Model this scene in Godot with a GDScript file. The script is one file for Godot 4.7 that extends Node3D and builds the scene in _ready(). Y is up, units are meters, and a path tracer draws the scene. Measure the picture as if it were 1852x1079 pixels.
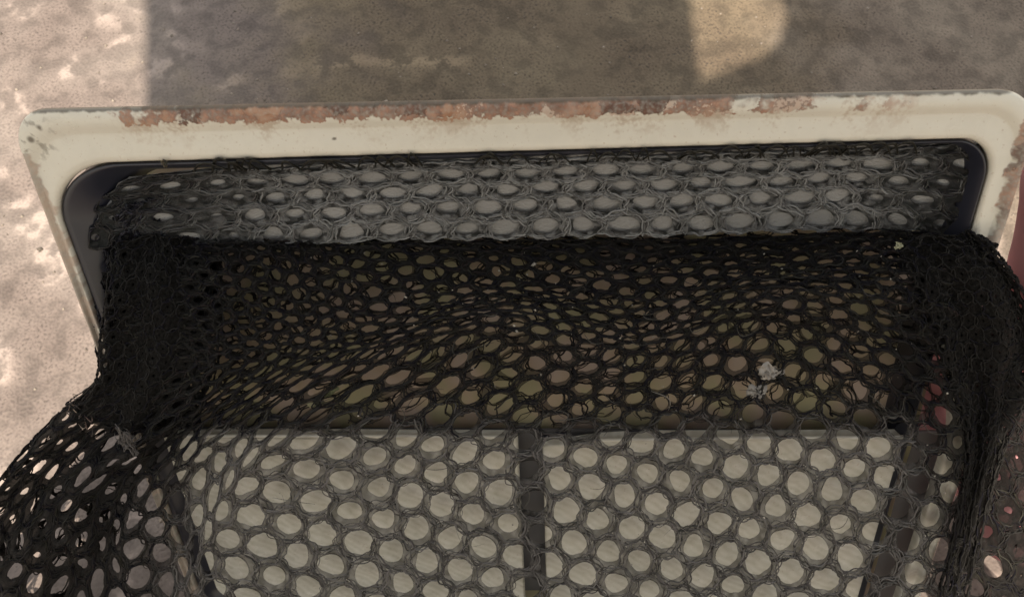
extends Node3D
# A rusted white enamel frame held up over concrete, a black mesh bag stretched through its opening.
# Shapes on the frame are given in millimetres in the frame's own axes (x right, y up its face, z out of the face).

const MM := 0.001
const SUN := Vector3(-0.02, 0.82, 0.572)

const SHEET := [
	[Vector3(-94.5, -34.7, -4.0), Vector3(-66.7, -35.4, -9.0), Vector3(-39.7, -37.6, -14.0), Vector3(-6.0, -38.6, -16.0), Vector3(26.3, -38.8, -16.0), Vector3(58.3, -38.4, -16.0), Vector3(86.1, -33.5, -9.0), Vector3(98.8, -29.3, 2.0)],
	[Vector3(-92.2, -38.9, -0.0), Vector3(-64.5, -39.0, -5.0), Vector3(-37.9, -41.3, -11.0), Vector3(-5.2, -41.7, -13.0), Vector3(26.9, -43.0, -13.0), Vector3(58.1, -40.2, -12.0), Vector3(85.1, -35.1, -5.0), Vector3(97.6, -32.8, 2.5)],
	[Vector3(-90.6, -43.6, 3.0), Vector3(-64.2, -46.8, -2.0), Vector3(-37.1, -49.2, -7.0), Vector3(-4.3, -46.5, -7.0), Vector3(27.4, -48.9, -8.0), Vector3(56.8, -41.0, -4.0), Vector3(84.8, -39.8, -1.0), Vector3(102.4, -38.8, 2.5)],
	[Vector3(-91.4, -49.8, 4.0), Vector3(-65.0, -54.7, -0.0), Vector3(-37.2, -56.3, -4.0), Vector3(-3.7, -49.2, -1.0), Vector3(27.7, -54.2, -4.0), Vector3(55.8, -42.4, 2.0), Vector3(85.6, -45.7, 2.0), Vector3(110.1, -47.9, 1.5)],
	[Vector3(-93.8, -57.6, 4.0), Vector3(-66.7, -61.3, 2.0), Vector3(-39.4, -60.9, -1.0), Vector3(-5.4, -54.0, -0.0), Vector3(27.1, -58.8, -0.0), Vector3(57.7, -52.3, 0.0), Vector3(88.5, -54.0, 2.0), Vector3(118.1, -53.9, -1.0)],
	[Vector3(-100.2, -65.9, 6.0), Vector3(-75.5, -69.8, 4.0), Vector3(-51.9, -70.2, 1.0), Vector3(-13.4, -66.4, -1.0), Vector3(24.1, -69.4, 1.0), Vector3(59.0, -61.9, 2.0), Vector3(93.1, -63.2, 3.0), Vector3(124.9, -65.2, -2.0)],
	[Vector3(-113.9, -76.5, 8.0), Vector3(-89.8, -82.4, 6.0), Vector3(-68.3, -85.6, 3.0), Vector3(-23.5, -85.7, 2.0), Vector3(20.8, -84.0, 3.0), Vector3(61.8, -81.6, 3.0), Vector3(100.6, -80.9, 3.0), Vector3(132.5, -82.3, -3.0)],
	[Vector3(-130.1, -91.5, 12.0), Vector3(-107.5, -99.8, 9.0), Vector3(-77.6, -108.7, 4.0), Vector3(-28.4, -109.1, 3.0), Vector3(19.8, -106.7, 4.0), Vector3(64.5, -104.5, 4.0), Vector3(107.8, -102.4, 3.0), Vector3(142.6, -106.8, -4.0)],
	[Vector3(-151.9, -116.4, 15.0), Vector3(-121.8, -127.9, 11.0), Vector3(-84.9, -142.0, 5.0), Vector3(-31.3, -142.5, 4.0), Vector3(21.0, -140.3, 4.0), Vector3(68.8, -137.8, 4.0), Vector3(116.1, -135.3, 3.0), Vector3(154.6, -140.4, -4.0)],
	[Vector3(-174.2, -146.2, 17.0), Vector3(-136.0, -161.8, 12.0), Vector3(-91.0, -173.7, 6.0), Vector3(-33.8, -174.9, 4.0), Vector3(21.8, -171.8, 4.0), Vector3(72.7, -167.7, 4.0), Vector3(123.3, -163.9, 3.0), Vector3(165.5, -170.7, -5.0)],
]
const BAND := [
	[Vector3(-81.9, -17.1, -5.0), Vector3(-58.1, -15.3, -5.0), Vector3(-24.3, -13.6, -4.0), Vector3(10.2, -12.7, -3.0), Vector3(43.3, -12.2, -3.0), Vector3(71.1, -11.6, -3.0), Vector3(93.9, -11.2, -4.0)],
	[Vector3(-88.9, -21.4, -5.0), Vector3(-60.7, -21.7, -8.0), Vector3(-25.9, -20.8, -8.0), Vector3(10.0, -19.6, -7.0), Vector3(44.5, -18.9, -7.0), Vector3(73.5, -18.3, -7.0), Vector3(96.7, -18.2, -4.0)],
	[Vector3(-92.0, -26.4, -3.0), Vector3(-63.3, -29.0, -9.0), Vector3(-27.2, -28.4, -10.0), Vector3(9.9, -27.5, -10.0), Vector3(45.7, -26.7, -10.0), Vector3(75.8, -26.2, -10.0), Vector3(97.7, -24.7, -3.0)],
	[Vector3(-94.2, -32.8, -2.0), Vector3(-66.6, -37.2, -11.0), Vector3(-29.1, -37.7, -14.0), Vector3(9.7, -37.0, -14.0), Vector3(47.2, -36.4, -14.0), Vector3(78.3, -35.0, -13.0), Vector3(98.8, -31.7, -3.0)],
]
const SIDE := [
	[Vector3(-86.4, -25.8, -5.0), Vector3(-80.2, -22.6, -6.0), Vector3(-73.9, -22.7, -9.0), Vector3(-65.1, -23.5, -12.0)],
	[Vector3(-93.6, -32.5, -4.0), Vector3(-86.9, -31.7, -5.0), Vector3(-78.6, -31.9, -8.0), Vector3(-67.9, -33.9, -13.0)],
	[Vector3(-98.2, -45.2, -3.0), Vector3(-89.6, -43.6, -3.0), Vector3(-79.7, -44.0, -6.0), Vector3(-69.9, -45.5, -11.0)],
	[Vector3(-101.1, -62.5, -1.5), Vector3(-91.9, -61.2, -1.0), Vector3(-80.2, -61.0, -3.0), Vector3(-72.8, -62.8, -8.0)],
]
const FOLD_A := [
	[Vector3(-88.3, -30.9, -3.0), Vector3(-80.9, -31.0, -5.0), Vector3(-75.0, -33.1, -8.0), Vector3(-69.6, -37.0, -12.0)],
	[Vector3(-89.8, -40.0, 3.0), Vector3(-81.5, -39.9, 2.0), Vector3(-74.1, -41.9, -2.0), Vector3(-66.1, -43.5, -4.0)],
	[Vector3(-93.7, -52.2, 5.0), Vector3(-85.2, -51.3, 4.0), Vector3(-76.6, -52.6, 2.0), Vector3(-67.9, -54.7, -0.0)],
	[Vector3(-98.2, -63.5, 7.0), Vector3(-90.1, -64.2, 6.0), Vector3(-81.2, -65.7, 4.0), Vector3(-73.0, -68.0, 2.0)],
	[Vector3(-106.3, -72.9, 8.0), Vector3(-98.4, -77.1, 7.0), Vector3(-88.8, -79.6, 5.0), Vector3(-79.7, -79.4, 3.0)],
]
const FOLD_B := [
	[Vector3(81.6, -35.6, -8.0), Vector3(88.0, -30.9, -3.0), Vector3(93.6, -28.8, -0.0), Vector3(95.8, -28.5, 2.5)],
	[Vector3(85.9, -41.3, -0.0), Vector3(91.4, -36.7, 2.0), Vector3(97.6, -33.3, 3.5), Vector3(100.4, -32.8, 3.5)],
	[Vector3(91.3, -51.6, 2.5), Vector3(96.6, -46.6, 3.5), Vector3(103.7, -42.9, 4.0), Vector3(107.6, -41.8, 2.5)],
	[Vector3(97.6, -65.1, 2.5), Vector3(102.4, -60.0, 3.0), Vector3(110.3, -57.0, 3.0), Vector3(116.6, -56.1, 0.0)],
	[Vector3(104.0, -77.9, 2.5), Vector3(107.8, -74.5, 2.5), Vector3(112.4, -71.6, 2.0), Vector3(117.4, -70.0, -0.0)],
	[Vector3(108.2, -96.8, 3.0), Vector3(110.5, -94.9, 3.0), Vector3(113.2, -93.5, 2.5), Vector3(115.6, -92.1, 2.0)],
	[Vector3(112.3, -142.4, 3.0), Vector3(114.9, -142.2, 3.0), Vector3(117.5, -142.1, 3.0), Vector3(120.9, -143.3, 2.0)],
]

var rng := RandomNumberGenerator.new()
var frame_at := Transform3D(Basis(Vector3(0.99726, 0.06694, 0.03155), Vector3(-0.03922, 0.83962, -0.54176), Vector3(-0.06275, 0.53904, 0.83994)).orthonormalized(), Vector3(-2.55, 144.87, -100.99) * MM)
var rough_noise := FastNoiseLite.new()
var used := {}

# ---------------------------------------------------------------- mesh helpers

class Buf:
	var v := PackedVector3Array()
	var n := PackedVector3Array()
	var c := PackedColorArray()
	var uv := PackedVector2Array()
	var i := PackedInt32Array()

	func put(p: Vector3, col := Color.WHITE, u := Vector2.ZERO) -> int:
		v.push_back(p); c.push_back(col); uv.push_back(u)
		return v.size() - 1

	func quad(a: int, b: int, d: int, e: int) -> void:
		i.push_back(a); i.push_back(b); i.push_back(d)
		i.push_back(a); i.push_back(d); i.push_back(e)

	func tri(a: int, b: int, d: int) -> void:
		i.push_back(a); i.push_back(b); i.push_back(d)

	func tube(path: PackedVector3Array, r: float, sides: int, col: Color, closed := false, taper := false) -> void:
		var m := path.size()
		var first := v.size()
		var up := Vector3(0.31, 0.2, 0.93)
		for k in m:
			var a := path[(k - 1 + m) % m] if closed or k > 0 else path[k]
			var b := path[(k + 1) % m] if closed or k < m - 1 else path[k]
			var d := b - a
			d = d.normalized() if d.length_squared() > 1e-14 else Vector3.RIGHT
			var x := d.cross(up)
			x = x.normalized() if x.length_squared() > 1e-8 else d.cross(Vector3.UP).normalized()
			var y := x.cross(d)
			var rr := r * (0.35 + 0.65 * sin(PI * (k + 0.3) / (m - 0.4))) if taper else r
			for s in sides:
				var g := TAU * s / sides
				put(path[k] + (x * cos(g) + y * sin(g)) * rr, col)
		for k in (m if closed else m - 1):
			for s in sides:
				var k2 := (k + 1) % m
				var s2 := (s + 1) % sides
				quad(first + k * sides + s, first + k * sides + s2, first + k2 * sides + s2, first + k2 * sides + s)

	func mesh() -> ArrayMesh:
		n.resize(v.size())
		n.fill(Vector3.ZERO)
		for k in range(0, i.size(), 3):
			var a := i[k]; var b := i[k + 1]; var d := i[k + 2]
			var q := (v[d] - v[a]).cross(v[b] - v[a])
			n[a] += q; n[b] += q; n[d] += q
		for k in n.size():
			n[k] = n[k].normalized() if n[k].length_squared() > 1e-24 else Vector3.UP
		var arr := []
		arr.resize(Mesh.ARRAY_MAX)
		arr[Mesh.ARRAY_VERTEX] = v
		arr[Mesh.ARRAY_NORMAL] = n
		arr[Mesh.ARRAY_COLOR] = c
		arr[Mesh.ARRAY_TEX_UV] = uv
		arr[Mesh.ARRAY_INDEX] = i
		var am := ArrayMesh.new()
		am.add_surface_from_arrays(Mesh.PRIMITIVE_TRIANGLES, arr)
		return am

func numbered(called: String) -> String:
	used[called] = used.get(called, -1) + 1
	return called if used[called] == 0 else "%s_%03d" % [called, used[called]]

func thing(called: String, label: String, category: String, at := Transform3D(), group := "") -> Node3D:
	var o := Node3D.new()
	o.name = numbered(called)
	add_child(o)
	o.transform = at
	tag(o, label, category, group)
	return o

func tag(o: Node3D, label: String, category: String, group := "") -> void:
	o.set_meta("label", label)
	o.set_meta("category", category)
	if group:
		o.set_meta("group", group)

func part(called: String, shape: Mesh, m: Material, parent: Node3D = self, kind := "") -> MeshInstance3D:
	var o := MeshInstance3D.new()
	o.name = called if parent != self else numbered(called)
	o.mesh = shape
	o.material_override = m
	parent.add_child(o, true)
	if kind:
		o.set_meta("kind", kind)
	return o

func lin(r: float, g: float, b: float) -> Color:
	return Color(r, g, b).linear_to_srgb()

func mat(albedo: Color, rough: float, vertex := false) -> StandardMaterial3D:
	var m := StandardMaterial3D.new()
	m.albedo_color = albedo
	m.roughness = rough
	m.vertex_color_use_as_albedo = vertex
	m.cull_mode = BaseMaterial3D.CULL_DISABLED
	return m

func noise(seed_: int, freq: float, octaves := 3, kind := FastNoiseLite.TYPE_SIMPLEX_SMOOTH) -> FastNoiseLite:
	var f := FastNoiseLite.new()
	f.seed = seed_
	f.frequency = freq
	f.noise_type = kind
	f.fractal_octaves = octaves
	return f

func noise_bytes(f: FastNoiseLite, w: int, h: int) -> PackedByteArray:
	var im := f.get_seamless_image(w, h, false, false, 0.1, true)
	im.convert(Image.FORMAT_L8)
	return im.get_data()

# ---------------------------------------------------------------- cloth surfaces

func spline(a: Vector3, b: Vector3, c: Vector3, d: Vector3, t: float) -> Vector3:
	return 0.5 * ((2.0 * b) + (c - a) * t + (2.0 * a - 5.0 * b + 4.0 * c - d) * t * t + (3.0 * b - a - 3.0 * c + d) * t * t * t)

func knot_index(k: Array, x: float) -> float:
	for n in k.size() - 1:
		if x <= k[n + 1] or n == k.size() - 2:
			return n + clampf((x - k[n]) / (k[n + 1] - k[n]), 0.0, 1.0)
	return 0.0

func cloth(grid: Array, ks: Array, kt: Array, nx: int, ny: int, wrinkle: Callable) -> Dictionary:
	# a table of points and normals over the cloth, measured in mesh cells along s and t
	var S: float = ks[-1]
	var T: float = kt[-1]
	var pts := PackedVector3Array()
	var cols := grid[0].size() as int
	var rows := grid.size()
	for y in ny + 1:
		var t := T * y / ny
		var v := knot_index(kt, t)
		var j := mini(int(v), rows - 2)
		for x in nx + 1:
			var s := S * x / nx
			var u := knot_index(ks, s)
			var i := mini(int(u), cols - 2)
			var line := []
			for dj in [-1, 0, 1, 2]:
				var row: Array = grid[clampi(j + dj, 0, rows - 1)]
				line.append(spline(row[maxi(i - 1, 0)], row[i], row[i + 1], row[mini(i + 2, cols - 1)], u - i))
			var p := spline(line[0], line[1], line[2], line[3], v - j)
			pts.push_back(p + wrinkle.call(s, t))
	var nor := PackedVector3Array()
	for y in ny + 1:
		for x in nx + 1:
			var dx := pts[y * (nx + 1) + mini(x + 1, nx)] - pts[y * (nx + 1) + maxi(x - 1, 0)]
			var dy := pts[mini(y + 1, ny) * (nx + 1) + x] - pts[maxi(y - 1, 0) * (nx + 1) + x]
			var q := dy.cross(dx).normalized()
			nor.push_back(q if q.z >= 0.0 else -q)
	return {"S": S, "T": T, "nx": nx, "ny": ny, "pts": pts, "nor": nor}

func on_cloth(c: Dictionary, s: float, t: float, lift := 0.0) -> Vector3:
	var nx: int = c.nx
	var ny: int = c.ny
	var x := clampf(s / c.S, 0.0, 1.0) * nx
	var y := clampf(t / c.T, 0.0, 1.0) * ny
	var i := mini(int(x), nx - 1)
	var j := mini(int(y), ny - 1)
	var fx := x - i
	var fy := y - j
	var k := j * (nx + 1) + i
	var pts: PackedVector3Array = c.pts
	var nor: PackedVector3Array = c.nor
	var p := pts[k].lerp(pts[k + 1], fx).lerp(pts[k + nx + 1].lerp(pts[k + nx + 2], fx), fy)
	if lift != 0.0:
		p += nor[k].lerp(nor[k + 1], fx).lerp(nor[k + nx + 1].lerp(nor[k + nx + 2], fx), fy) * lift
	return p * MM

func knit(c: Dictionary, turn: float, hole: float, thick: float, tone: Callable, tight: Callable, threads: int, web: Buf, yarn: Buf) -> void:
	# knitted mesh: a rounded web round each hole, and single threads that run round the holes
	var P := 0.93
	var a1 := Vector2.from_angle(turn) * P
	var a2 := Vector2.from_angle(turn + PI / 3) * P
	var reach := int(c.S + c.T) + 4
	var prof := [[0.0, -0.9], [-0.05, -0.1], [0.12, 0.6], [0.42, 1.0], [0.74, 0.8], [1.0, 0.6]]
	var N := 30
	for gi in range(-reach, reach + 1):
		for gj in range(-reach, reach + 1):
			var m: Vector2 = a1 * gi + a2 * gj + Vector2(0.2, 0.15)
			if m.x < -0.2 or m.y < -0.2 or m.x > c.S + 0.2 or m.y > c.T + 0.2:
				continue
			var snug: float = tight.call(m)
			if snug <= 0.0:
				continue
			var r0 := hole * rng.randf_range(0.86, 1.12) * snug
			if snug < 0.9:
				r0 *= rng.randf_range(0.6, 1.35)
			var e := rng.randf_range(0.0, 0.14)
			var ph := rng.randf() * TAU
			var off := Vector2.from_angle(rng.randf() * TAU) * rng.randf_range(0.0, 0.05)
			var three := rng.randf_range(0.0, 0.08)
			var base := web.v.size()
			for q in prof.size():
				for k in N:
					var a := TAU * k / N
					var d := fposmod(a - turn + PI / 6, PI / 3) - PI / 6
					var edge := 0.5 * P / cos(d)
					var r := r0 * (1.0 + e * cos(2.0 * a + ph) + three * cos(3.0 * a + ph * 1.7))
					var dir := Vector2.from_angle(a)
					var f: float = prof[q][0]
					var st: Vector2 = m + (off + dir * r) * (1.0 - f) + dir * edge * f
					var w := rough_noise.get_noise_2d(st.x * 9.0, st.y * 9.0)
					var z: float = prof[q][1] * thick * (1.0 + w * 1.1)
					web.put(on_cloth(c, st.x, st.y, z), tone.call(st, w), st)
			for q in prof.size() - 1:
				for k in N:
					var k2 := (k + 1) % N
					web.quad(base + q * N + k, base + q * N + k2, base + (q + 1) * N + k2, base + (q + 1) * N + k)
			# twisted yarn along each side of the cell, running on past the crossings
			for side in 6:
				var a := turn + PI / 6 + side * PI / 3
				var c0 := m + Vector2.from_angle(a) * 0.577 * P
				var c1 := m + Vector2.from_angle(a + PI / 3) * 0.577 * P
				var along := c1 - c0
				var across := along.orthogonal().normalized()
				if across.dot(m - c0) < 0.0:
					across = -across
				for th in threads:
					var path := PackedVector3Array()
					var p1 := rng.randf() * TAU
					var width := rng.randf_range(0.01, 0.06)
					var keep := rng.randf_range(-0.02, 0.12)
					var lift := thick * rng.randf_range(0.55, 1.15)
					var u0 := rng.randf_range(-0.2, 0.1)
					var u1 := rng.randf_range(0.92, 1.2)
					for k in 9:
						var u := lerpf(u0, u1, k / 8.0)
						var st := c0 + along * u + across * (keep + width * sin(u * 7.0 + p1))
						path.push_back(on_cloth(c, st.x, st.y, lift + thick * 0.55 * cos(u * 7.0 + p1)))
					var g := rng.randf()
					var pale: Color = tone.call(m, 0.6)
					var col := Color(0.011, 0.011, 0.012) if g < 0.25 else (Color(0.016, 0.016, 0.016).lerp(pale, rng.randf_range(0.3, 0.85)) if g < 0.97 else Color(pale.r * 1.5, pale.g * 1.5, pale.b * 1.5))
					if pale.r > 0.08:
						var share := rng.randf_range(0.3, 0.95)
						col = Color(pale.r * share, pale.g * share, pale.b * share)
					col.a = 1.0
					yarn.tube(path, rng.randf_range(0.09, 0.24) * MM, 4, col)

# ---------------------------------------------------------------- frame paths

func rounded(x0: float, x1: float, y_left: float, y_right: float, y_bottom: float, r: Array, side := 60, corner := 14) -> PackedVector2Array:
	# a closed path, clockwise from the upper left, with the same number of points whatever its size; r: radii (x, y) of ul, ur, lr, ll
	var p := PackedVector2Array()
	var cs := [Vector2(x0 + r[0].x, y_left - r[0].y), Vector2(x1 - r[1].x, y_right - r[1].y), Vector2(x1 - r[2].x, y_bottom + r[2].y), Vector2(x0 + r[3].x, y_bottom + r[3].y)]
	for q in 4:
		var a0 := PI - q * PI / 2
		for k in corner + 1:
			var a := a0 - PI / 2 * k / corner
			p.push_back(cs[q] + Vector2(cos(a) * r[q].x, sin(a) * r[q].y))
		var from := p[p.size() - 1]
		var q2 := (q + 1) % 4
		var a2 := PI - q2 * PI / 2
		var to: Vector2 = cs[q2] + Vector2(cos(a2) * r[q2].x, sin(a2) * r[q2].y)
		for k in range(1, side):
			p.push_back(from.lerp(to, float(k) / side))
	return p

func sweep(outer: PackedVector2Array, inner: PackedVector2Array, prof: Array, bump: FastNoiseLite = null) -> Buf:
	# prof: [share of the outer-to-inner way, mm added inwards, z]
	var b := Buf.new()
	var m := outer.size()
	for q in prof:
		for k in m:
			var way := inner[k] - outer[k]
			var w := way.length()
			var p: Vector2 = outer[k] + way * clampf(q[0] + q[1] / maxf(w, 0.5), -0.3, 1.3)
			var z: float = q[2]
			if bump and z > -1.2:
				z += 0.16 * bump.get_noise_2d(p.x, p.y)
			b.put(Vector3(p.x, p.y, z) * MM, Color.WHITE, Vector2((p.x + 110.0) / 220.0, (5.0 - p.y) / 165.0))
	for q in prof.size() - 1:
		for k in m:
			var k2 := (k + 1) % m
			b.quad(q * m + k, (q + 1) * m + k, (q + 1) * m + k2, q * m + k2)
	return b

func plate(poly: PackedVector2Array, z0: float, z1: float, lip: float) -> Buf:
	# a flat plate with rounded edges
	var b := Buf.new()
	var m := poly.size()
	var mid := Vector2.ZERO
	for p in poly:
		mid += p / m
	var rings := [[0.0, z0], [0.0, z1 - lip], [lip * 0.3, z1 - lip * 0.3], [lip, z1], [lip * 2.0, z1]]
	for q in rings:
		for p in poly:
			var d: Vector2 = (mid - p).normalized() * q[0]
			b.put(Vector3(p.x + d.x, p.y + d.y, q[1]) * MM, Color.WHITE, Vector2((p.x + 110.0) / 220.0, (5.0 - p.y) / 165.0))
	for q in rings.size() - 1:
		for k in m:
			var k2 := (k + 1) % m
			b.quad(q * m + k, (q + 1) * m + k, (q + 1) * m + k2, q * m + k2)
	for side in 2:
		var first := b.v.size() - m if side == 0 else 0
		var tris := Geometry2D.triangulate_polygon(poly)
		for k in range(0, tris.size(), 3):
			b.tri(first + tris[k], first + tris[k + 1], first + tris[k + 2])
	return b

# ---------------------------------------------------------------- the scene

func _ready() -> void:
	rng.seed = 7
	rough_noise.seed = 5
	rough_noise.frequency = 0.35
	rough_noise.fractal_octaves = 2
	var cam := Camera3D.new()
	cam.name = "camera"
	cam.fov = 40.0
	cam.near = 0.01
	cam.far = 200.0
	cam.position = Vector3(0, 0.272, 0)
	cam.rotation_degrees = Vector3(-65, 0, 0)
	cam.current = true
	var lens := CameraAttributesPhysical.new()
	lens.frustum_focal_length = 32.97
	lens.exposure_aperture = 44.0
	lens.frustum_focus_distance = 0.185
	lens.frustum_near = 0.01
	lens.frustum_far = 200.0
	cam.attributes = lens
	add_child(cam)
	var sky_mat := ProceduralSkyMaterial.new()
	sky_mat.sky_top_color = Color(0.60, 0.60, 0.60)
	sky_mat.sky_horizon_color = Color(0.72, 0.66, 0.55)
	sky_mat.sky_curve = 0.2
	sky_mat.ground_bottom_color = Color(0.36, 0.31, 0.25)
	sky_mat.ground_horizon_color = Color(0.5, 0.46, 0.42)
	var sky := Sky.new()
	sky.sky_material = sky_mat
	var env := Environment.new()
	env.background_mode = Environment.BG_SKY
	env.sky = sky
	env.background_energy_multiplier = 0.9
	env.tonemap_mode = Environment.TONE_MAPPER_LINEAR
	env.tonemap_exposure = 3.75
	env.sdfgi_enabled = true
	env.ssao_enabled = true
	env.ssil_enabled = true
	var we := WorldEnvironment.new()
	we.name = "environment"
	we.environment = env
	add_child(we)
	var sun := DirectionalLight3D.new()
	sun.name = "sun"
	sun.light_energy = 0.8
	sun.light_color = Color(1.0, 0.93, 0.84)
	sun.light_angular_distance = 0.75
	sun.shadow_enabled = true
	add_child(sun)
	sun.look_at_from_position(SUN.normalized(), Vector3.ZERO, Vector3.UP)

	build_ground()
	build_shade_boards()
	build_frame()
	build_net()
	build_hand()
	build_debris()

func build_ground() -> void:
	var W := 2048
	var big := noise_bytes(noise(11, 0.006, 3), W, W)
	var blot := noise_bytes(noise(12, 0.022, 4), W, W)
	var cell_f := noise(13, 0.016, 1, FastNoiseLite.TYPE_CELLULAR)
	cell_f.cellular_return_type = FastNoiseLite.RETURN_DISTANCE
	cell_f.domain_warp_enabled = true
	cell_f.domain_warp_amplitude = 40.0
	cell_f.domain_warp_frequency = 0.02
	var cell := noise_bytes(cell_f, W, W)
	var fine := noise_bytes(noise(14, 0.22, 4), W, W)
	var px := PackedByteArray()
	px.resize(W * W * 3)
	var hp := PackedByteArray()
	hp.resize(W * W)
	for k in W * W:
		var b := big[k] / 255.0
		var t := blot[k] / 255.0
		var c := cell[k] / 255.0
		var f := fine[k] / 255.0
		var chip := smoothstep(0.33, 0.22, c + 0.3 * (f - 0.5)) * smoothstep(0.40, 0.60, t) * smoothstep(0.35, 0.6, b)
		var dirt := smoothstep(0.5, 0.3, t)
		var gx := float(k % W) / W * 0.62 - 0.31
		var gz := float(k / W) / W * 0.62 - 0.37
		var shade_tint := smoothstep(-0.15, -0.05, gx + 0.07 * (b - 0.5) + 0.03 * (t - 0.5)) * smoothstep(-0.12, -0.17, gz + 0.04 * (t - 0.5))  # brown tone of the shaded concrete painted into the ground colour
		var streak := smoothstep(0.0045, 0.001, absf(gz + 0.237 + 0.006 * (t - 0.5))) * smoothstep(-0.09, -0.08, gx) * smoothstep(-0.014, -0.024, gx) * smoothstep(0.42, 0.52, t + 0.3 * (f - 0.5))
		chip *= 1.0 - 0.85 * shade_tint
		var pit := smoothstep(0.34, 0.27, f) * smoothstep(0.4, 0.6, t)
		shade_tint *= 1.0 - 0.5 * smoothstep(0.10, 0.15, gx + 0.06 * (b - 0.5))
		var v := 0.165 + (0.08 - 0.035 * shade_tint) * (b - 0.5) + (0.06 - 0.04 * shade_tint) * (t - 0.5) + 0.075 * (f - 0.5) + 0.13 * chip - 0.025 * dirt - 0.06 * pit - 0.055 * shade_tint + 0.07 * streak
		var warm := 0.89 + 0.06 * (b - 0.5) - 0.065 * shade_tint
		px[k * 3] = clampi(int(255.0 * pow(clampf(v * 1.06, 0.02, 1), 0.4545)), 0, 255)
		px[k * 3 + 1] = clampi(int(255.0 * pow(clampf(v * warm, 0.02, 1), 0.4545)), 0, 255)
		px[k * 3 + 2] = clampi(int(255.0 * pow(clampf(v * warm * (0.92 - 0.24 * shade_tint), 0.02, 1), 0.4545)), 0, 255)
		hp[k] = clampi(int(255.0 * (0.25 + 0.3 * t + 0.28 * f + 0.15 * chip)), 0, 255)
	var m := mat(Color.WHITE, 0.9)
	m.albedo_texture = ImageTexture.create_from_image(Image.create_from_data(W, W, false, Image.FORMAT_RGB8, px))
	m.heightmap_enabled = true
	m.heightmap_texture = ImageTexture.create_from_image(Image.create_from_data(W, W, false, Image.FORMAT_L8, hp))
	m.heightmap_scale = 0.16
	var b := Buf.new()
	var n := 240
	var lump := noise(15, 22.0, 4)
	for y in n + 1:
		for x in n + 1:
			var u := 2.0 * x / n - 1.0
			var v := 2.0 * y / n - 1.0
			var p := Vector3(0.42 * u + 60.0 * pow(absf(u), 22.0) * signf(u), 0, 0.42 * v + 60.0 * pow(absf(v), 22.0) * signf(v) - 0.14)
			p.y = 0.0016 * lump.get_noise_2d(p.x, p.z)
			b.put(p, Color.WHITE, Vector2(p.x + 0.31, p.z + 0.37) / 0.62)
	for y in n:
		for x in n:
			var k := y * (n + 1) + x
			b.quad(k, k + 1, k + n + 2, k + n + 1)
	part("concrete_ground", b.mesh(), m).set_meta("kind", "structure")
	var g := get_node("concrete_ground")
	g.set_meta("label", "worn pinkish brown concrete ground under the frame")
	g.set_meta("category", "ground")
	var grit := Buf.new()
	for k in 1300:
		var at := Vector3(rng.randf_range(-0.26, 0.26), 0, rng.randf_range(-0.36, 0.06))
		at.y = 0.0016 * lump.get_noise_2d(at.x, at.z)
		var s := rng.randf_range(0.2, 0.75) * (1.0 if rng.randf() < 0.93 else 2.2) * MM
		var first := grit.v.size()
		var v := rng.randf_range(0.1, 0.3)
		for q in 6:
			var d: Vector3 = [Vector3.UP * 0.7, Vector3.RIGHT, Vector3.BACK, Vector3.LEFT, Vector3.FORWARD, Vector3.DOWN * 0.4][q]
			grit.put(at + (d + Vector3(rng.randf(), rng.randf() * 0.5, rng.randf()) * 0.6) * s, Color(v, v * 0.88, v * 0.76))
		for q in 4:
			grit.tri(first, first + 1 + q, first + 1 + (q + 1) % 4)
			grit.tri(first + 5, first + 1 + (q + 1) % 4, first + 1 + q)
	part("grit", grit.mesh(), mat(Color.WHITE, 0.9, true), g, "stuff")

func build_shade_boards() -> void:
	# unseen boards added behind the camera, cut so their shadow falls on frame and concrete
	var s := SUN.normalized()
	var t := thing("added_shade_board", "added board outside the view, shaped to shade the frame and concrete", "board")
	var shapes := [
		[Vector2(-134, 170), Vector2(-70, 170), Vector2(-70, -420), Vector2(-168, -420), Vector2(-162, -272), Vector2(-151, -215), Vector2(-142, -105), Vector2(-139, -66)],
		[Vector2(-74, 170), Vector2(6, 170), Vector2(6, -420), Vector2(-74, -420)],
		[Vector2(2, 170), Vector2(76, 170), Vector2(80, -420), Vector2(2, -420)],
		[Vector2(70, 170), Vector2(116, 170), Vector2(116, -112), Vector2(126, -150), Vector2(126, -280), Vector2(121, -266), Vector2(115, -250), Vector2(105, -240), Vector2(70, -223)],
		[Vector2(118, -128), Vector2(150, -160), Vector2(250, -215), Vector2(250, -420), Vector2(120, -420)],
	]
	var wood := mat(lin(0.20, 0.14, 0.095), 0.8)
	for k in shapes.size():
		var b := Buf.new()
		var far := 0.44 + 0.012 * (k % 2)
		var poly := PackedVector2Array(shapes[k])
		var m := poly.size()
		for side in 2:
			for q in poly:
				var p := Vector3(q.x, 0, q.y) * MM
				b.put(p + s * (far + 0.008 * side - (p - Vector3(0, 0, -0.12)).dot(s)))
		var tris := Geometry2D.triangulate_polygon(poly)
		for i in range(0, tris.size(), 3):
			b.tri(tris[i], tris[i + 1], tris[i + 2])
			b.tri(m + tris[i], m + tris[i + 2], m + tris[i + 1])
		for i in m:
			b.quad(i, (i + 1) % m, m + (i + 1) % m, m + i)
		part("shade_plank", b.mesh(), wood, t)

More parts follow.
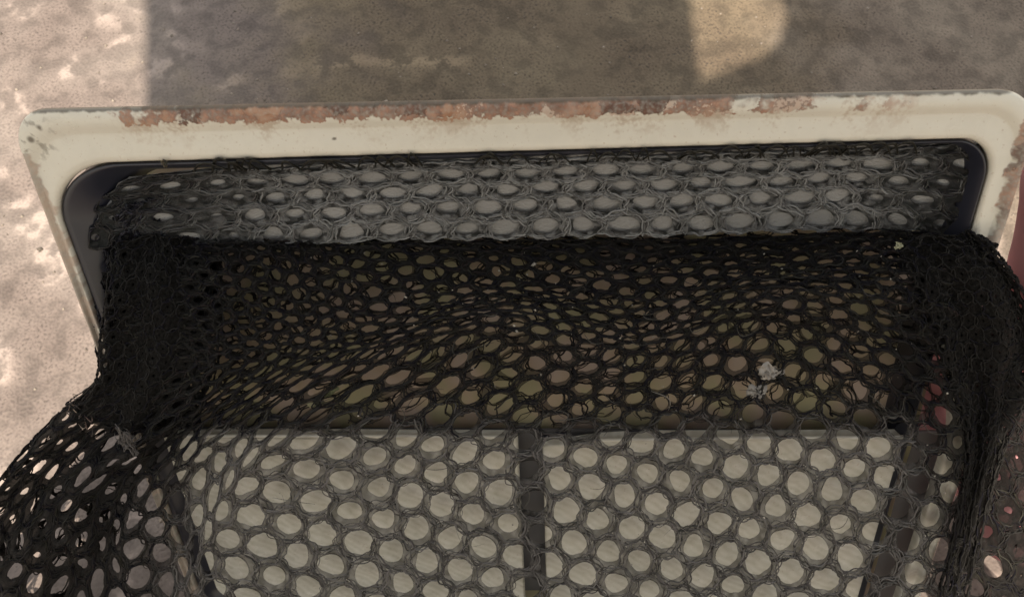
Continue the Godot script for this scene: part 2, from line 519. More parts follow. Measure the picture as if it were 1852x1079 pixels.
func build_frame() -> void:
	var t := thing("metal_frame", "white enamel metal frame with a rusted top edge and rounded corners", "frame", frame_at)
	# paint, rust, roughness and relief of the face
	var W := 1760
	var H := 1320
	var n1 := noise_bytes(noise(21, 0.008, 3), W, H)
	var n2 := noise_bytes(noise(22, 0.035, 4), W, H)
	var cf := noise(23, 0.03, 1, FastNoiseLite.TYPE_CELLULAR)
	cf.cellular_return_type = FastNoiseLite.RETURN_CELL_VALUE
	cf.domain_warp_enabled = true
	cf.domain_warp_amplitude = 25.0
	cf.domain_warp_frequency = 0.03
	var n3 := noise_bytes(cf, W, H)
	var n4 := noise_bytes(noise(24, 0.11, 3), W, H)
	var px := PackedByteArray()
	px.resize(W * H * 3)
	var hr := PackedByteArray()
	hr.resize(W * H * 3)
	for j in H:
		var y := 5.0 - 165.0 * j / H
		for i in W:
			var k := j * W + i
			var x := 220.0 * i / W - 110.0
			var a := n1[k] / 255.0 - 0.5
			var b := n2[k] / 255.0 - 0.5
			var c := n3[k] / 255.0
			var d := n4[k] / 255.0 - 0.5
			var r := 0.68 + 0.05 * a + 0.03 * b
			var g := r * 0.98
			var bl := r * 0.865
			var hgt := 0.5 + 0.03 * b
			var ro := 0.24 + 0.08 * a
			# how far in from the outer edge
			var top := 0.25 + 0.0025 * x - y
			var wear := 0.0
			if top < 8.0:
				wear = smoothstep(0.25, -0.25, top - 3.3 - 2.2 * b - 1.4 * a - 1.3 * d) * smoothstep(-80.0, -74.0, x + 12.0 * b) * smoothstep(79.0, 72.0, x + 14.0 * b)
				if x > 38.0:
					wear *= smoothstep(0.25, 0.5, c + 0.35 * (58.0 - x) / 20.0 + b * 0.5)
				if x < -50.0:
					wear *= smoothstep(-0.25, 0.0, a * 0.8 + b + (x + 70.0) * 0.02) 
			var left := x + 100.0
			if left < 5.0 and y < -9.0:
				wear = maxf(wear, 0.55 * smoothstep(0.6, -0.4, left - 1.6 - 3.0 * b - clampf((-y - 10.0) * 0.02, 0.0, 1.2)))
			var right := 101.2 - x
			if right < 7.0:
				wear = maxf(wear, smoothstep(0.5, -0.3, right - 2.6 - 2.5 * b - 1.2 * a) * (0.9 - 0.35 * smoothstep(-22.0, -30.0, y)) * smoothstep(-95.0, -60.0, y))
			if wear > 0.01:
				var mixv := clampf(0.42 + 1.2 * b + 0.7 * a + 1.5 * d, 0.0, 1.0)
				var rr := lerpf(0.15, 0.40, mixv)
				var rg := lerpf(0.075, 0.235, mixv)
				var rb := lerpf(0.05, 0.165, mixv)
				var orange := smoothstep(0.05, 0.2, a + 0.3 * b) * 0.8 if x < 0.0 else smoothstep(0.1, 0.3, a) * 0.5
				rr = lerpf(rr, 0.38, orange * 0.7); rg = lerpf(rg, 0.18, orange * 0.7); rb = lerpf(rb, 0.08, orange * 0.7)
				if x > -12.0 and c + d * 0.5 > 0.72 and top < 6.0:
					rr = lerpf(rr, 0.56, 0.75); rg = lerpf(rg, 0.46, 0.75); rb = lerpf(rb, 0.38, 0.75)
				if c < 0.14:
					rr *= 0.45; rg *= 0.4; rb *= 0.4
				var cover := wear * clampf(0.92 + 0.6 * d + 0.25 * a, 0.5, 1.0)
				r = lerpf(r, rr, cover); g = lerpf(g, rg, cover); bl = lerpf(bl, rb, cover)
				hgt = lerpf(hgt, 0.25 + 0.35 * b + 0.3 * c, wear)
				ro = lerpf(ro, 0.6 + 0.4 * b, wear)
			# rust staining bled below the band, fine specks and scratches in the paint
			var bleed := smoothstep(8.5, 3.5, top + 5.0 * b) * smoothstep(-84.0, -70.0, x) * smoothstep(84.0, 70.0, x) * 0.5 * smoothstep(-0.15, 0.2, a + d * 0.5)
			bleed = maxf(bleed, 0.4 * smoothstep(0.30, 0.36, d + 0.25 * b))
			r = lerpf(r, 0.36, bleed * (1.0 - wear)); g = lerpf(g, 0.25, bleed * (1.0 - wear)); bl = lerpf(bl, 0.16, bleed * (1.0 - wear))
			var scum := 0.22 * smoothstep(0.0, 0.4, a + 0.7 * b) + 0.5 * smoothstep(1.2, 0.0, top + y + 11.5 + 1.5 * b) * smoothstep(10.5, 11.5, -y)
			r = lerpf(r, 0.5, scum); g = lerpf(g, 0.48, scum); bl = lerpf(bl, 0.42, scum)
			ro += 0.15 * scum
			if y < -84.0:
				var shade_bands_dirt := 0.05 * sin((x * 0.9 + y * 1.3) * 1.7 + 9.0 * a) + 0.35 * b * absf(b) * 2.0 + 0.10 * a  # faint diagonal shadow bands of the net painted in, plus blotchy dirt
				r *= 1.0 + shade_bands_dirt; g *= 1.0 + shade_bands_dirt; bl *= 1.0 + shade_bands_dirt * 1.3
			# dark line along the very edge, grime in the upper left corner
			var rim := smoothstep(0.75, 0.2, top + 0.8 * b)
			rim = maxf(rim, smoothstep(1.0, 0.3, Vector2(x + 94.0, y + 3.5).length() - 0.8 * b) if x < -88.0 and y > -8.0 else 0.0)
			rim = maxf(rim, smoothstep(1.1, 0.3, Vector2(x + 96.8, y + 6.0).length()) if x < -90.0 and y > -10.0 else 0.0)
			if x < -80.0 and y > -14.0:
				rim = maxf(rim, 0.6 * smoothstep(0.05, 0.25, b) * smoothstep(8.0, 3.0, Vector2(x + 97.0, y + 5.0).length()))
			rim = maxf(rim, smoothstep(0.7, 0.3, Vector2(x + 33.6, (y + 7.1) * 1.4).length() + b * 0.6) if absf(x + 33.6) < 3.0 else 0.0)
			r = lerpf(r, 0.09, rim * 0.85); g = lerpf(g, 0.075, rim * 0.85); bl = lerpf(bl, 0.055, rim * 0.85)
			px[k * 3] = clampi(int(255.0 * pow(clampf(r, 0.01, 1), 0.4545)), 0, 255)
			px[k * 3 + 1] = clampi(int(255.0 * pow(clampf(g, 0.01, 1), 0.4545)), 0, 255)
			px[k * 3 + 2] = clampi(int(255.0 * pow(clampf(bl, 0.01, 1), 0.4545)), 0, 255)
			hr[k * 3] = clampi(int(255.0 * hgt), 0, 255)
			hr[k * 3 + 1] = clampi(int(255.0 * ro), 0, 255)
	var enamel := mat(Color.WHITE, 1.0)
	enamel.albedo_texture = ImageTexture.create_from_image(Image.create_from_data(W, H, false, Image.FORMAT_RGB8, px))
	var rt := ImageTexture.create_from_image(Image.create_from_data(W, H, false, Image.FORMAT_RGB8, hr))
	enamel.roughness_texture = rt
	enamel.roughness_texture_channel = BaseMaterial3D.TEXTURE_CHANNEL_GREEN
	enamel.heightmap_enabled = true
	enamel.heightmap_texture = rt
	enamel.heightmap_scale = 0.07

	var outer := rounded(-100.0, 101.4, 0.0, 0.5, -159.0, [Vector2(8, 8), Vector2(9, 9), Vector2(8, 8), Vector2(8, 8)])
	var inner := rounded(-97.6, 95.6, -11.9, -9.2, -155.5, [Vector2(17, 14), Vector2(7, 8), Vector2(6, 6), Vector2(6, 6)])
	var wave := noise(25, 0.06, 3)
	var rim := sweep(outer, inner, [[1, -0.4, -3.2], [0, 1.5, -1.5], [0, 0.1, -1.5], [0, 0, -1.2], [0, 0.02, -0.8], [0, 0.15, -0.35], [0, 0.55, 0.0], [0.12, 0.5, 0.3], [0.24, 0.4, 0.22], [0.34, 0.2, -0.1], [0.42, 0.1, -0.6], [0.48, 0, -0.72], [0.7, 0, -0.55], [0.86, 0, -0.42], [0.94, 0, -0.6], [0.985, 0, -1.1], [1, 0, -2.0], [1, 0, -3.2]], wave)
	for k in rim.v.size():
		rim.v[k].x += 8.5 * MM * smoothstep(-0.05, -0.088, rim.v[k].y) * smoothstep(0.088, 0.094, rim.v[k].x)
	part("enamel_rim", rim.mesh(), enamel, t)

	var black := mat(lin(0.017, 0.019, 0.030), 0.3)
	var in2 := rounded(-97.3, 95.3, -12.2, -9.5, -155.2, [Vector2(17, 14), Vector2(7, 8), Vector2(6, 6), Vector2(6, 6)])
	var in3 := rounded(-85.5, 91.8, -16.6, -12.6, -153.0, [Vector2(12, 10), Vector2(6, 7), Vector2(5, 5), Vector2(5, 5)])
	part("inner_collar", sweep(in2, in3, [[0, 0, -8], [0, 0, -1.6], [0.06, 0, -1.2], [0.15, 0, -1.3], [0.45, 0, -3.2], [0.8, 0, -6.5], [1, 0, -10], [1, 0, -15]]).mesh(), black, t)

	# grey cloth-lined ledge behind the upper lip, under the mesh
	var under := cloth(BAND, [0.0, 2.8, 6.6, 10.6, 14.6, 18.0, 21.0], [0.0, 1.4, 2.7, 3.9], 60, 16, func(s: float, u: float) -> Vector3: return Vector3(0, 0, 0.4 * wave.get_noise_2d(s * 9.0, u * 9.0)))
	var ledge := Buf.new()
	for y in 17:
		for x in 61:
			ledge.put(on_cloth(under, 21.0 * x / 60.0, 3.9 * y / 16.0, -0.8), Color.WHITE, Vector2(x / 12.0, y / 12.0))
	for y in 16:
		for x in 60:
			ledge.quad(y * 61 + x, y * 61 + x + 1, y * 61 + x + 62, y * 61 + x + 61)
	var grey := mat(lin(0.27, 0.28, 0.285), 0.42)
	var gn := NoiseTexture2D.new()
	gn.width = 512; gn.height = 512; gn.seamless = true; gn.noise = noise(26, 0.05, 4)
	grey.heightmap_enabled = true
	grey.heightmap_texture = gn
	grey.heightmap_scale = 0.02
	part("grey_ledge", ledge.mesh(), grey, t)

	# two painted panels across the lower opening, with dark gaps between and beside them
	part("panel", plate(PackedVector2Array([Vector2(-97.0, -154.5), Vector2(-97.0, -91), Vector2(-95, -89.2), Vector2(-60, -88.4), Vector2(-20, -88.0), Vector2(-1.0, -87.9), Vector2(0.2, -88.6), Vector2(0.2, -154.5)]), -5.5, -2.8, 0.7).mesh(), enamel, t)
	part("panel", plate(PackedVector2Array([Vector2(6.6, -154.5), Vector2(6.6, -91.0), Vector2(8.4, -90.0), Vector2(13, -89.8), Vector2(20, -88.2), Vector2(30, -87.2), Vector2(60, -86.6), Vector2(94.4, -85.8), Vector2(95.4, -86.8), Vector2(94.5, -154.5)]), -5.2, -2.4, 0.7).mesh(), enamel, t)
	for e in [[Vector3(-94.5, -89.0, -2.9), Vector3(-40, -88.0, -2.7), Vector3(-1.4, -87.7, -2.7)], [Vector3(14, -89.4, -2.2), Vector3(21, -87.9, -2.2), Vector3(58, -86.5, -2.2), Vector3(94.0, -85.7, -2.2)]]:
		var bead := Buf.new()
		var line := PackedVector3Array()
		for k in e.size() - 1:
			for q in 16:
				line.push_back((e[k].lerp(e[k + 1], q / 16.0) + Vector3(0, 0.15, 0.15) * wave.get_noise_2d(e[k].x + q * 3.0, k * 9.0)) * MM)
		line.push_back(e[-1] * MM)
		bead.tube(line, 0.55 * MM, 8, Color.WHITE)
		part("rolled_edge", bead.mesh(), mat(lin(0.74, 0.72, 0.64), 0.2), t)
	# brown sheet added behind the opening, standing in for the dim shaded ground
	var backing := Buf.new()
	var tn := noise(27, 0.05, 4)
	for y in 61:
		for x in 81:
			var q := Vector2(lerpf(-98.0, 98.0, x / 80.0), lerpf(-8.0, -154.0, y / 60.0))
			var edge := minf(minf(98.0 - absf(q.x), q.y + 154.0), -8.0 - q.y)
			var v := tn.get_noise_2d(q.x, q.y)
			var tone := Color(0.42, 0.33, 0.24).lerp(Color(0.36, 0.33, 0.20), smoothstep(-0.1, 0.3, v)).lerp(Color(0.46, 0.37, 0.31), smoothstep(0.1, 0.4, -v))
			backing.put(Vector3(q.x, q.y, lerpf(-21.0, -10.0, smoothstep(-30.0, -80.0, q.y)) + 0.6 * v + 5.0 * smoothstep(4.0, 0.0, edge)) * MM, tone)
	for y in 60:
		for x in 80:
			backing.quad(y * 81 + x, y * 81 + x + 1, y * 81 + x + 82, y * 81 + x + 81)
	part("gap_shade_sheet", plate(PackedVector2Array([Vector2(-93, -154), Vector2(-93, -90.5), Vector2(108, -88.5), Vector2(108, -154)]), -8.2, -7.2, 0.3).mesh(), mat(lin(0.10, 0.10, 0.105), 0.5), t)  # dark sheet added behind the gaps in place of their shade
	part("shade_backing", backing.mesh(), mat(Color.WHITE, 0.7, true), t)

func build_net() -> void:
	var t := thing("mesh_bag", "black knitted mesh bag stretched through the opening of the white frame", "mesh bag", frame_at)
	var cloth_mat := mat(Color.WHITE, 0.62, true)
	var fl := NoiseTexture2D.new()
	fl.width = 512; fl.height = 512; fl.seamless = true; fl.noise = noise(31, 0.10, 4)
	cloth_mat.metallic_specular = 0.3
	cloth_mat.transparency = BaseMaterial3D.TRANSPARENCY_ALPHA
	cloth_mat.heightmap_enabled = true
	cloth_mat.heightmap_texture = fl
	cloth_mat.heightmap_scale = 0.07
	cloth_mat.uv1_scale = Vector3(0.6, 0.6, 0.6)
	var yarn_mat := mat(Color.WHITE, 0.34, true)
	yarn_mat.metallic_specular = 0.4
	var dull_yarn := mat(Color.WHITE, 0.5, true)
	dull_yarn.metallic_specular = 0.18
	var dark := func(st: Vector2, w: float) -> Color:
		var k := 0.012 + 0.03 * smoothstep(0.1, 0.6, w)
		return Color(k, k * 0.96, k * 0.9, lerpf(1.0, 0.6, smoothstep(6.0, 10.0, st.x)))
	var worn := func(st: Vector2, w: float) -> Color:
		# the knit is sheer: more so where it is stretched over the panels
		var open := smoothstep(11.3, 13.0, st.y) * smoothstep(8.0, 11.0, st.x) * smoothstep(32.0, 30.5, st.x)
		var k := 0.010 + 0.15 * smoothstep(-0.4, 0.45, w) * open + 0.012 * smoothstep(0.1, 0.5, w)  # worn grey threads, plus light through the knit over the panels painted in
		var sheer := lerpf(0.03, 0.30, smoothstep(6.0, 11.0, st.x) * smoothstep(3.0, 6.0, st.y) * smoothstep(33.0, 31.0, st.x))
		sheer = maxf(sheer, 0.38 * open * (0.8 + 0.6 * w))
		sheer = maxf(sheer, 0.45 * smoothstep(34.6, 35.6, st.x) * smoothstep(11.0, 13.0, st.y))
		return Color(k, k * 0.97, k * 0.95, 1.0 - sheer)
	var lit_band := func(st: Vector2, w: float) -> Color:
		var k := 0.02 + 0.26 * smoothstep(-0.3, 0.45, w) * smoothstep(0.5, 5.0, st.x) * smoothstep(20.5, 17.5, st.x)  # light on the band painted in as grey, falling off at both ends
		return Color(k * 0.95, k, k * 1.03, 0.9)
	var blue_sheen := func(st: Vector2, w: float) -> Color:
		var k := 0.009 + 0.012 * smoothstep(0.1, 0.6, w)  # bluish reflected sheen of the black mesh put into its colour
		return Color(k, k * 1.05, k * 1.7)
	var snug := func(m: Vector2) -> float:
		var high := smoothstep(6.0, 3.0, m.x) * smoothstep(12.6, 11.0, m.y)
		var low := smoothstep(8.5, 6.5, m.x) * smoothstep(11.6, 12.6, m.y)
		var edge := smoothstep(31.5, 33.0, m.x) * smoothstep(17.0, 12.6, m.y) * smoothstep(37.5, 35.5, m.x)
		edge -= 0.7 * smoothstep(34.6, 35.4, m.x) * smoothstep(11.0, 12.5, m.y)
		edge = maxf(edge, 1.3 * smoothstep(33.2, 33.8, m.x) * smoothstep(35.2, 34.6, m.x))
		var crease := smoothstep(2.2, 0.8, m.y)
		return 1.0 - 0.9 * high - 0.30 * low - 0.55 * edge - 0.5 * crease
	var band_snug := func(m: Vector2) -> float:
		return 1.0 - 0.45 * smoothstep(6.0, 1.5, m.x) - 0.4 * smoothstep(17.5, 19.5, m.x)
	var web := Buf.new()
	var yarn := Buf.new()
	var fold := noise(33, 0.25, 2)
	var front := cloth(SHEET, [0.0, 6.0, 12.0, 17.0, 22.0, 27.0, 32.0, 37.0], [0.0, 1.7, 4.0, 6.4, 8.6, 10.4, 12.6, 14.6, 17.1, 19.1], 260, 160,
		func(s: float, u: float) -> Vector3:
			var left := smoothstep(13.0, 8.0, s)
			var low := smoothstep(10.0, 13.5, u)
			var right := smoothstep(31.0, 34.5, s)
			var z := left * low * (2.4 * sin(s * 1.5 + 0.5 * u + 1.6 * fold.get_noise_2d(s, u)) + 1.0 * fold.get_noise_2d(s * 3.0, u * 2.0))
			z += right * 1.4 * sin(s * 2.6 + u * 0.5)
			var mid := smoothstep(1.5, 3.5, u) * smoothstep(10.5, 8.0, u) * (1.0 - left)
			z += mid * 0.6 * sin(u * 2.6 - 0.42 * s + 2.5 * fold.get_noise_2d(s * 0.6, u * 0.3))
			z += 0.35 * fold.get_noise_2d(s * 2.0 + 40.0, u * 2.0)
			var dx := 0.5 * fold.get_noise_2d(s + 9.0, u + 77.0)
			var dy := mid * 0.8 * sin(0.55 * s + 0.6 * u) + 0.4 * fold.get_noise_2d(s * 1.5 + 31.0, u * 1.5)
			var q := s - 11.2 + 0.5 * (u - 15.5)
			z += 2.6 * exp(-q * q / 1.0) * low
			dx -= 3.4 * q * exp(-q * q / 2.2) * low
			return Vector3(dx, dy, z))
	knit(front, 0.28, 0.335, 0.42, worn, snug, 3, web, yarn)
	part("front_panel", web.mesh(), cloth_mat, t)
	# the bag is doubled: a second layer hangs a few millimetres behind the upper and left part
	web = Buf.new()
	var behind := {"S": front.S, "T": front.T, "nx": front.nx, "ny": front.ny, "pts": front.pts.duplicate(), "nor": front.nor}
	var bp: PackedVector3Array = behind.pts
	for k in bp.size():
		bp[k] += Vector3(0.6, 0.4, -3.6 + 0.8 * fold.get_noise_2d(bp[k].x * 0.4, bp[k].y * 0.4))
	behind.pts = bp
	knit(behind, 0.62, 0.455, 0.25, dark, func(m: Vector2) -> float: return 1.0 if m.y < 12.0 and m.x < 33.0 or m.x < 7.0 or (m.x > 33.6 and m.x < 34.8) else 0.0, 1, web, yarn)
	part("back_layer", web.mesh(), cloth_mat, t)
	part("yarn", yarn.mesh(), dull_yarn, t, "stuff")
	yarn = Buf.new()
	web = Buf.new()
	var band := cloth(BAND, [0.0, 2.8, 6.6, 10.6, 14.6, 18.0, 21.0], [0.0, 1.4, 2.7, 3.9], 160, 40,
		func(s: float, u: float) -> Vector3: return Vector3(0.5 * fold.get_noise_2d(s * 2.0, u + 5.0), 0.5 * fold.get_noise_2d(s * 1.5, u + 50.0), 0.5 * fold.get_noise_2d(s * 2.0, u * 2.0)))
	knit(band, 0.0, 0.32, 0.32, lit_band, band_snug, 4, web, yarn)
	var wet := cloth_mat.duplicate() as StandardMaterial3D
	wet.roughness = 0.34
	wet.metallic_specular = 0.6
	part("upper_band", web.mesh(), wet, t)
	web = Buf.new()
	var side := cloth(SIDE, [0.0, 2.5, 5.0, 7.5], [0.0, 2.5, 5.0, 8.0], 60, 60,
		func(s: float, u: float) -> Vector3: return Vector3(0, 0, 1.1 * fold.get_noise_2d(s * 2.0 + 200.0, u * 2.0)))
	knit(side, 0.5, 0.16, 0.6, blue_sheen, func(m: Vector2) -> float: return 1.0, 3, web, yarn)
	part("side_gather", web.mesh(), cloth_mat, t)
	# the gathered edges fold over themselves at both inner corners
	var pitch_black := func(st: Vector2, w: float) -> Color:
		var k := 0.006 + 0.012 * smoothstep(0.1, 0.6, w)
		return Color(k, k, k)
	var dense := Buf.new()
	for g in [FOLD_A, FOLD_B]:
		web = Buf.new()
		var gather := cloth(g, [0.0, 3.0, 6.0, 9.0], [0.0, 3.0, 6.0, 9.0, 12.0] if g.size() == 5 else [0.0, 3.0, 6.0, 9.0, 12.0, 16.0, 22.0], 60, 120,
			func(s: float, u: float) -> Vector3: return Vector3(0.5 * fold.get_noise_2d(s + 60.0, u), 0.7 * fold.get_noise_2d(s + 90.0, u), 1.0 * sin(s * 1.7 + 1.5 * fold.get_noise_2d(s * 0.6, u * 0.4)) + 0.35 * fold.get_noise_2d(s * 2.0 + 20.0, u)))
		knit(gather, 0.2, 0.3, 0.22, pitch_black, func(m: Vector2) -> float:
			var edge := minf(minf(m.x, 9.0 - m.x) * 1.2, m.y + 2.0)
			return lerpf(1.0, 0.25, smoothstep(0.3, 2.6, edge)), 1, web, dense)
		part("folded_edge", web.mesh(), cloth_mat, t)
	part("yarn", dense.mesh(), dull_yarn, t, "stuff")

	# loose loops over the upper lip and stray fibres
	for k in 46:
		var x := rng.randf_range(-72.0, 72.0) if k > 12 else rng.randf_range(20.0, 80.0)
		var w := rng.randf_range(2.0, 8.0)
		var top := -11.6 + 0.0142 * x
		var rise := rng.randf_range(0.5, 1.6)
		for f in 4:
			var p := PackedVector3Array()
			var jit := rng.randf_range(-0.3, 0.3)
			for q in 9:
				var u := q / 8.0
				p.push_back(Vector3(x + w * (u - 0.5), top - 2.2 + (2.2 + rise + jit) * sin(PI * u), -2.6 + 2.6 * sin(PI * u) + jit) * MM)
			yarn.tube(p, rng.randf_range(0.1, 0.2) * MM, 4, Color(0.02, 0.02, 0.018))
	for k in 60:
		var s := rng.randf_range(18.0, 31.5) if k < 35 else rng.randf_range(12.0, 31.0)
		var u := rng.randf_range(2.0, 12.0) if k < 35 else rng.randf_range(1.0, 17.0)
		var dir := Vector2.from_angle(rng.randf_range(0.4, 1.0) if k < 35 else rng.randf() * TAU)
		var len := rng.randf_range(0.4, 1.2)
		var p := PackedVector3Array()
		var bend := rng.randf_range(-0.5, 0.5)
		for q in 10:
			var v := q / 9.0
			var st: Vector2 = Vector2(s, u) + dir * len * v + dir.orthogonal() * bend * sin(PI * v)
			p.push_back(on_cloth(front, st.x, st.y, 0.8 + 0.9 * sin(PI * v)))
		var g := rng.randf()
		yarn.tube(p, rng.randf_range(0.05, 0.12) * MM, 4, Color(0.03, 0.03, 0.03) if g < 0.5 else (Color(0.07, 0.068, 0.062) if g < 0.93 else Color(0.2, 0.19, 0.17)), false, true)
	var specks := Buf.new()
	for k in 170:
		var st := Vector2(rng.randf_range(10.0, 33.0), rng.randf_range(1.0, 18.5))
		var p := on_cloth(front, st.x, st.y, rng.randf_range(0.2, 0.8))
		var size := rng.randf_range(0.12, 0.32) * MM * (1.0 if k > 12 else 2.0)
		var first := specks.v.size()
		var v := rng.randf_range(0.15, 0.5)
		for q in 6:
			var d: Vector3 = [Vector3.UP, Vector3.RIGHT, Vector3.BACK * 0.6, Vector3.LEFT, Vector3.FORWARD * 0.6, Vector3.DOWN][q]
			specks.put(p + (d + Vector3(rng.randf() - 0.5, rng.randf() - 0.5, 0) * 1.2) * size, Color(v, v * 0.95, v * 0.84))
		for q in 4:
			specks.tri(first, first + 1 + q, first + 1 + (q + 1) % 4)
			specks.tri(first + 5, first + 1 + (q + 1) % 4, first + 1 + q)
	part("lint_specks", specks.mesh(), mat(Color.WHITE, 0.6, true), t, "stuff")
	part("loose_threads", yarn.mesh(), yarn_mat, t, "stuff")

# ---------------------------------------------------------------- hand

func build_hand() -> void:
	var bones := []   # a, b, radius at a, radius at b
	var chain := func(points: Array, radii: Array) -> void:
		for k in points.size() - 1:
			bones.append([points[k], points[k + 1], radii[k], radii[k + 1]])
	chain.call([Vector3(240, -150, -34), Vector3(180, -118, -28), Vector3(150, -100, -26)], [27.0, 23.0, 17.0])
	chain.call([Vector3(168, -122, -26), Vector3(134, -120, -26)], [17.0, 11.0])
	chain.call([Vector3(172, -124, -26), Vector3(158, -134, -25), Vector3(145, -138, -25)], [18.0, 16.0, 13.0])
	chain.call([Vector3(165, -106, -26), Vector3(130, -103, -27)], [17.0, 11.5])
	chain.call([Vector3(160, -92, -26), Vector3(128, -86, -27)], [16.0, 11.5])
	chain.call([Vector3(158, -84, -26), Vector3(128, -69, -27)], [15.0, 11.0])
	chain.call([Vector3(128, -69, -27), Vector3(114, -66, -35), Vector3(94, -66, -35), Vector3(80, -67, -31)], [10.0, 9.2, 8.2, 7.0])
	chain.call([Vector3(128, -86, -27), Vector3(112, -84, -36), Vector3(89, -84, -36), Vector3(74, -85, -31)], [10.2, 9.3, 8.3, 7.0])
	chain.call([Vector3(130, -103, -27), Vector3(114, -102, -36), Vector3(93, -102, -35), Vector3(79, -102, -31)], [9.8, 9.0, 8.0, 6.8])
	chain.call([Vector3(134, -120, -26), Vector3(120, -119, -34), Vector3(104, -119, -34), Vector3(93, -119, -30)], [8.8, 8.0, 7.0, 6.0])
	chain.call([Vector3(158, -100, -20), Vector3(136, -72, -13), Vector3(122, -44, -10), Vector3(115.5, -20, -10)], [15.0, 11.5, 9.8, 8.0])
	var cell := 2.5
	var lo := Vector3(64, -186, -66)
	var dims := Vector3i(64, 76, 30)
	var field := PackedFloat32Array()
	field.resize(dims.x * dims.y * dims.z)
	field.fill(50.0)
	for z in dims.z:
		for y in dims.y:
			for x in dims.x:
				var p := lo + Vector3(x, y, z) * cell
				var acc := 0.0
				var best := 99.0
				for b in bones:
					var ab: Vector3 = b[1] - b[0]
					var h := clampf((p - b[0]).dot(ab) / ab.length_squared(), 0.0, 1.0)
					var d: float = (p - (b[0] + ab * h)).length() - lerpf(b[2], b[3], h)
					best = minf(best, d)
					if d < 16.0:
						acc += exp(-d / 1.6)
				field[(z * dims.y + y) * dims.x + x] = -1.6 * log(acc) if acc > 1e-6 else best
	var out := Buf.new()
	var id := {}
	var sx := 1
	var sy := dims.x
	var sz := dims.x * dims.y
	for z in dims.z - 1:
		for y in dims.y - 1:
			for x in dims.x - 1:
				var k := z * sz + y * sy + x
				var sum := Vector3.ZERO
				var count := 0
				for e in [[0, 0, 0, 1, 0, 0], [0, 0, 0, 0, 1, 0], [0, 0, 0, 0, 0, 1], [1, 0, 0, 1, 1, 0], [1, 0, 0, 1, 0, 1], [0, 1, 0, 1, 1, 0], [0, 1, 0, 0, 1, 1], [0, 0, 1, 1, 0, 1], [0, 0, 1, 0, 1, 1], [1, 1, 0, 1, 1, 1], [1, 0, 1, 1, 1, 1], [0, 1, 1, 1, 1, 1]]:
					var fa := field[k + e[0] * sx + e[1] * sy + e[2] * sz]
					var fb := field[k + e[3] * sx + e[4] * sy + e[5] * sz]
					if (fa < 0.0) != (fb < 0.0):
						sum += Vector3(e[0], e[1], e[2]).lerp(Vector3(e[3], e[4], e[5]), fa / (fa - fb))
						count += 1
				if count:
					var q := lo + (Vector3(x, y, z) + sum / count) * cell
					var red := 0.5 + 0.5 * rough_noise.get_noise_3dv(q * 0.25)
					id[k] = out.put(q * MM, Color(0.58, 0.27 + 0.05 * red, 0.30 + 0.05 * red))
	for z in range(1, dims.z - 1):
		for y in range(1, dims.y - 1):
			for x in range(1, dims.x - 1):
				var k := z * sz + y * sy + x
				var inside := field[k] < 0.0
				for ax in 3:
					var step: int = [sx, sy, sz][ax]
					if inside != (field[k + step] < 0.0):
						var u: int = [sy, sz, sx][ax]
						var w: int = [sz, sx, sy][ax]
						var q := [k, k - u, k - u - w, k - w]
						if q.all(func(n): return id.has(n)):
							if inside:
								out.quad(id[q[0]], id[q[3]], id[q[2]], id[q[1]])
							else:
								out.quad(id[q[0]], id[q[1]], id[q[2]], id[q[3]])
	var skin := mat(Color.WHITE, 0.5, true)
	skin.subsurf_scatter_enabled = true
	skin.subsurf_scatter_strength = 0.08
	var t := thing("person", "hand gripping the right edge of the white frame", "person", frame_at)
	part("hand", out.mesh(), skin, t)

func fluff(called: String, label: String, category: String, at: Vector3, size: Vector3, count: int, tones: Array, r: float) -> void:
	# a tangle of short curved fibres
	var b := Buf.new()
	for k in count:
		var p := PackedVector3Array()
		var a := Vector3(rng.randfn(), rng.randfn(), rng.randfn()) * 0.33 * size
		var d := Vector3(rng.randfn(), rng.randfn(), rng.randfn() * 0.5).normalized() * size.length() * rng.randf_range(0.2, 0.5)
		var bend := Vector3(rng.randfn(), rng.randfn(), rng.randfn()) * 0.3 * size
		for q in 8:
			var u := q / 7.0
			p.push_back((a + d * (u - 0.5) + bend * sin(PI * u)) * MM)
		b.tube(p, r * rng.randf_range(0.6, 1.4) * MM, 4, tones[rng.randi() % tones.size()], false, true)
	var o := part(called, b.mesh(), mat(Color.WHITE, 0.6, true))
	o.transform = frame_at * Transform3D(Basis(), at * MM)
	tag(o, label, category)

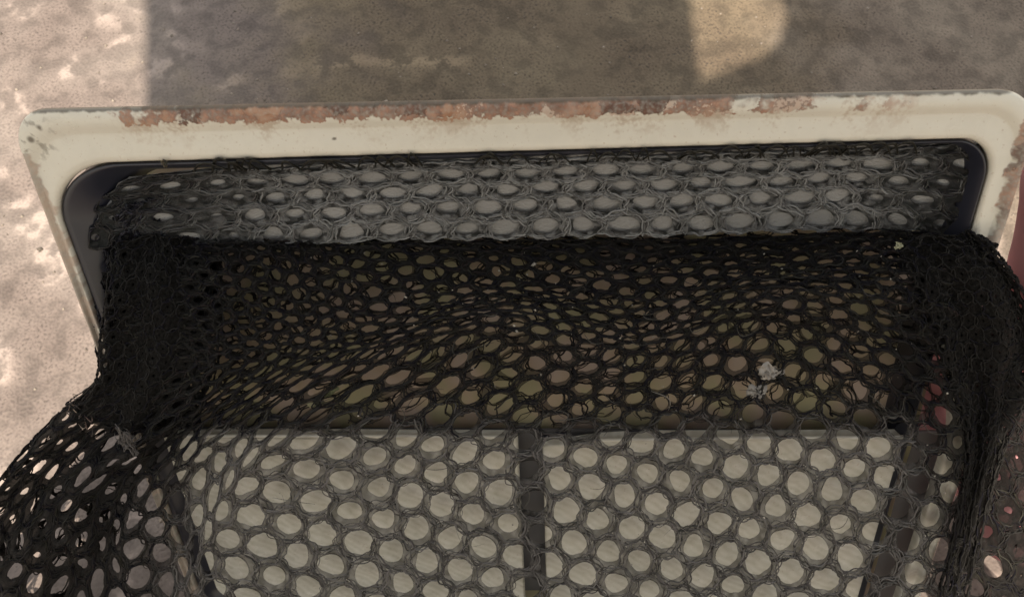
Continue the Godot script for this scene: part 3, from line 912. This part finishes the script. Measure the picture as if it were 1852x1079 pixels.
func scrap(called: String, label: String, category: String, at: Vector3, size: Vector3, tone: Color, seed_: int, turn := 0.0) -> void:
	# a small crumpled flake with an uneven edge
	var b := Buf.new()
	var f := noise(seed_, 0.9, 3)
	var R := 7
	var N := 22
	for side in 2:
		for q in R:
			for k in N:
				var a := TAU * k / N
				var rr := (q / (R - 1.0)) * (1.0 + 0.6 * f.get_noise_2d(cos(a) * 1.6, sin(a) * 1.6))
				var e := Vector2(cos(a) * rr * size.x, sin(a) * rr * size.y).rotated(turn)
				var z := size.z * (f.get_noise_2d(e.x * 1.5 + 9.0, e.y * 1.5) + 0.5 * f.get_noise_2d(e.x * 4.0, e.y * 4.0 + 5.0) + 0.5 * (1.0 - rr * rr)) - 0.12 * side * (1.0 - 0.9 * rr)
				var v := 0.8 + 0.4 * f.get_noise_2d(e.x * 3.0 + 30.0, e.y * 3.0)
				b.put(Vector3(e.x, e.y, z) * MM, Color(tone.r * v, tone.g * v, tone.b * v))
		for q in R - 1:
			for k in N:
				var s := side * R * N
				b.quad(s + q * N + k, s + q * N + (k + 1) % N, s + (q + 1) * N + (k + 1) % N, s + (q + 1) * N + k)
	var o := part(called, b.mesh(), mat(Color.WHITE, 0.45, true))
	o.transform = frame_at * Transform3D(Basis(), at * MM)
	tag(o, label, category)

func build_debris() -> void:
	var pale := Color(0.36, 0.34, 0.31)
	scrap("lint_scrap", "larger crumpled whitish scrap caught in the mesh, upper one of a touching pair", "lint", Vector3(58.6, -62.8, 2.2), Vector3(3.0, 2.2, 1.6), pale, 51, 0.4)
	scrap("lint_scrap", "smaller crumpled whitish scrap just below a larger one in the mesh", "lint", Vector3(56.4, -68.6, 2.2), Vector3(2.6, 2.3, 1.4), Color(0.3, 0.29, 0.27), 52, 1.0)
	scrap("leaf_scrap", "pale yellowish leaf scrap in the dark part of the mesh above the panel", "leaf scrap", Vector3(-48.5, -75.6, -0.2), Vector3(2.9, 1.2, 0.7), Color(0.4, 0.39, 0.24), 53, 0.1)
	scrap("leaf_scrap", "thin green and yellow leaf sliver beside a pale leaf scrap", "leaf scrap", Vector3(-44.6, -72.0, -0.5), Vector3(2.6, 0.8, 0.5), Color(0.16, 0.18, 0.09), 54, 0.6)
	scrap("seed", "small pale green seed at the dark upper right corner of the mesh", "seed", Vector3(81.0, -31.5, 0.6), Vector3(0.8, 0.8, 0.7), Color(0.34, 0.36, 0.25), 55)
	fluff("fibre_tuft", "brownish fibre tuft sticking out of the gathered left side of the mesh", "fibre tuft", Vector3(-104.5, -73.0, 7.0), Vector3(2.6, 4.6, 2.0), 90, [Color(0.1, 0.07, 0.06), Color(0.2, 0.15, 0.12), Color(0.05, 0.04, 0.04), Color(0.4, 0.34, 0.28)], 0.13)
	fluff("grey_lint", "soft grey lint wisp lying on the gathered black mesh at left", "lint", Vector3(-94.0, -80.0, 9.5), Vector3(2.2, 5.0, 1.2), 90, [Color(0.11, 0.105, 0.10), Color(0.07, 0.065, 0.065)], 0.12)
	fluff("stray_tuft", "tiny dark tuft rising over the frame lip at upper left", "fibre tuft", Vector3(-70.0, -11.6, 0.2), Vector3(0.9, 1.1, 0.5), 30, [Color(0.03, 0.03, 0.02), Color(0.1, 0.08, 0.05)], 0.1)
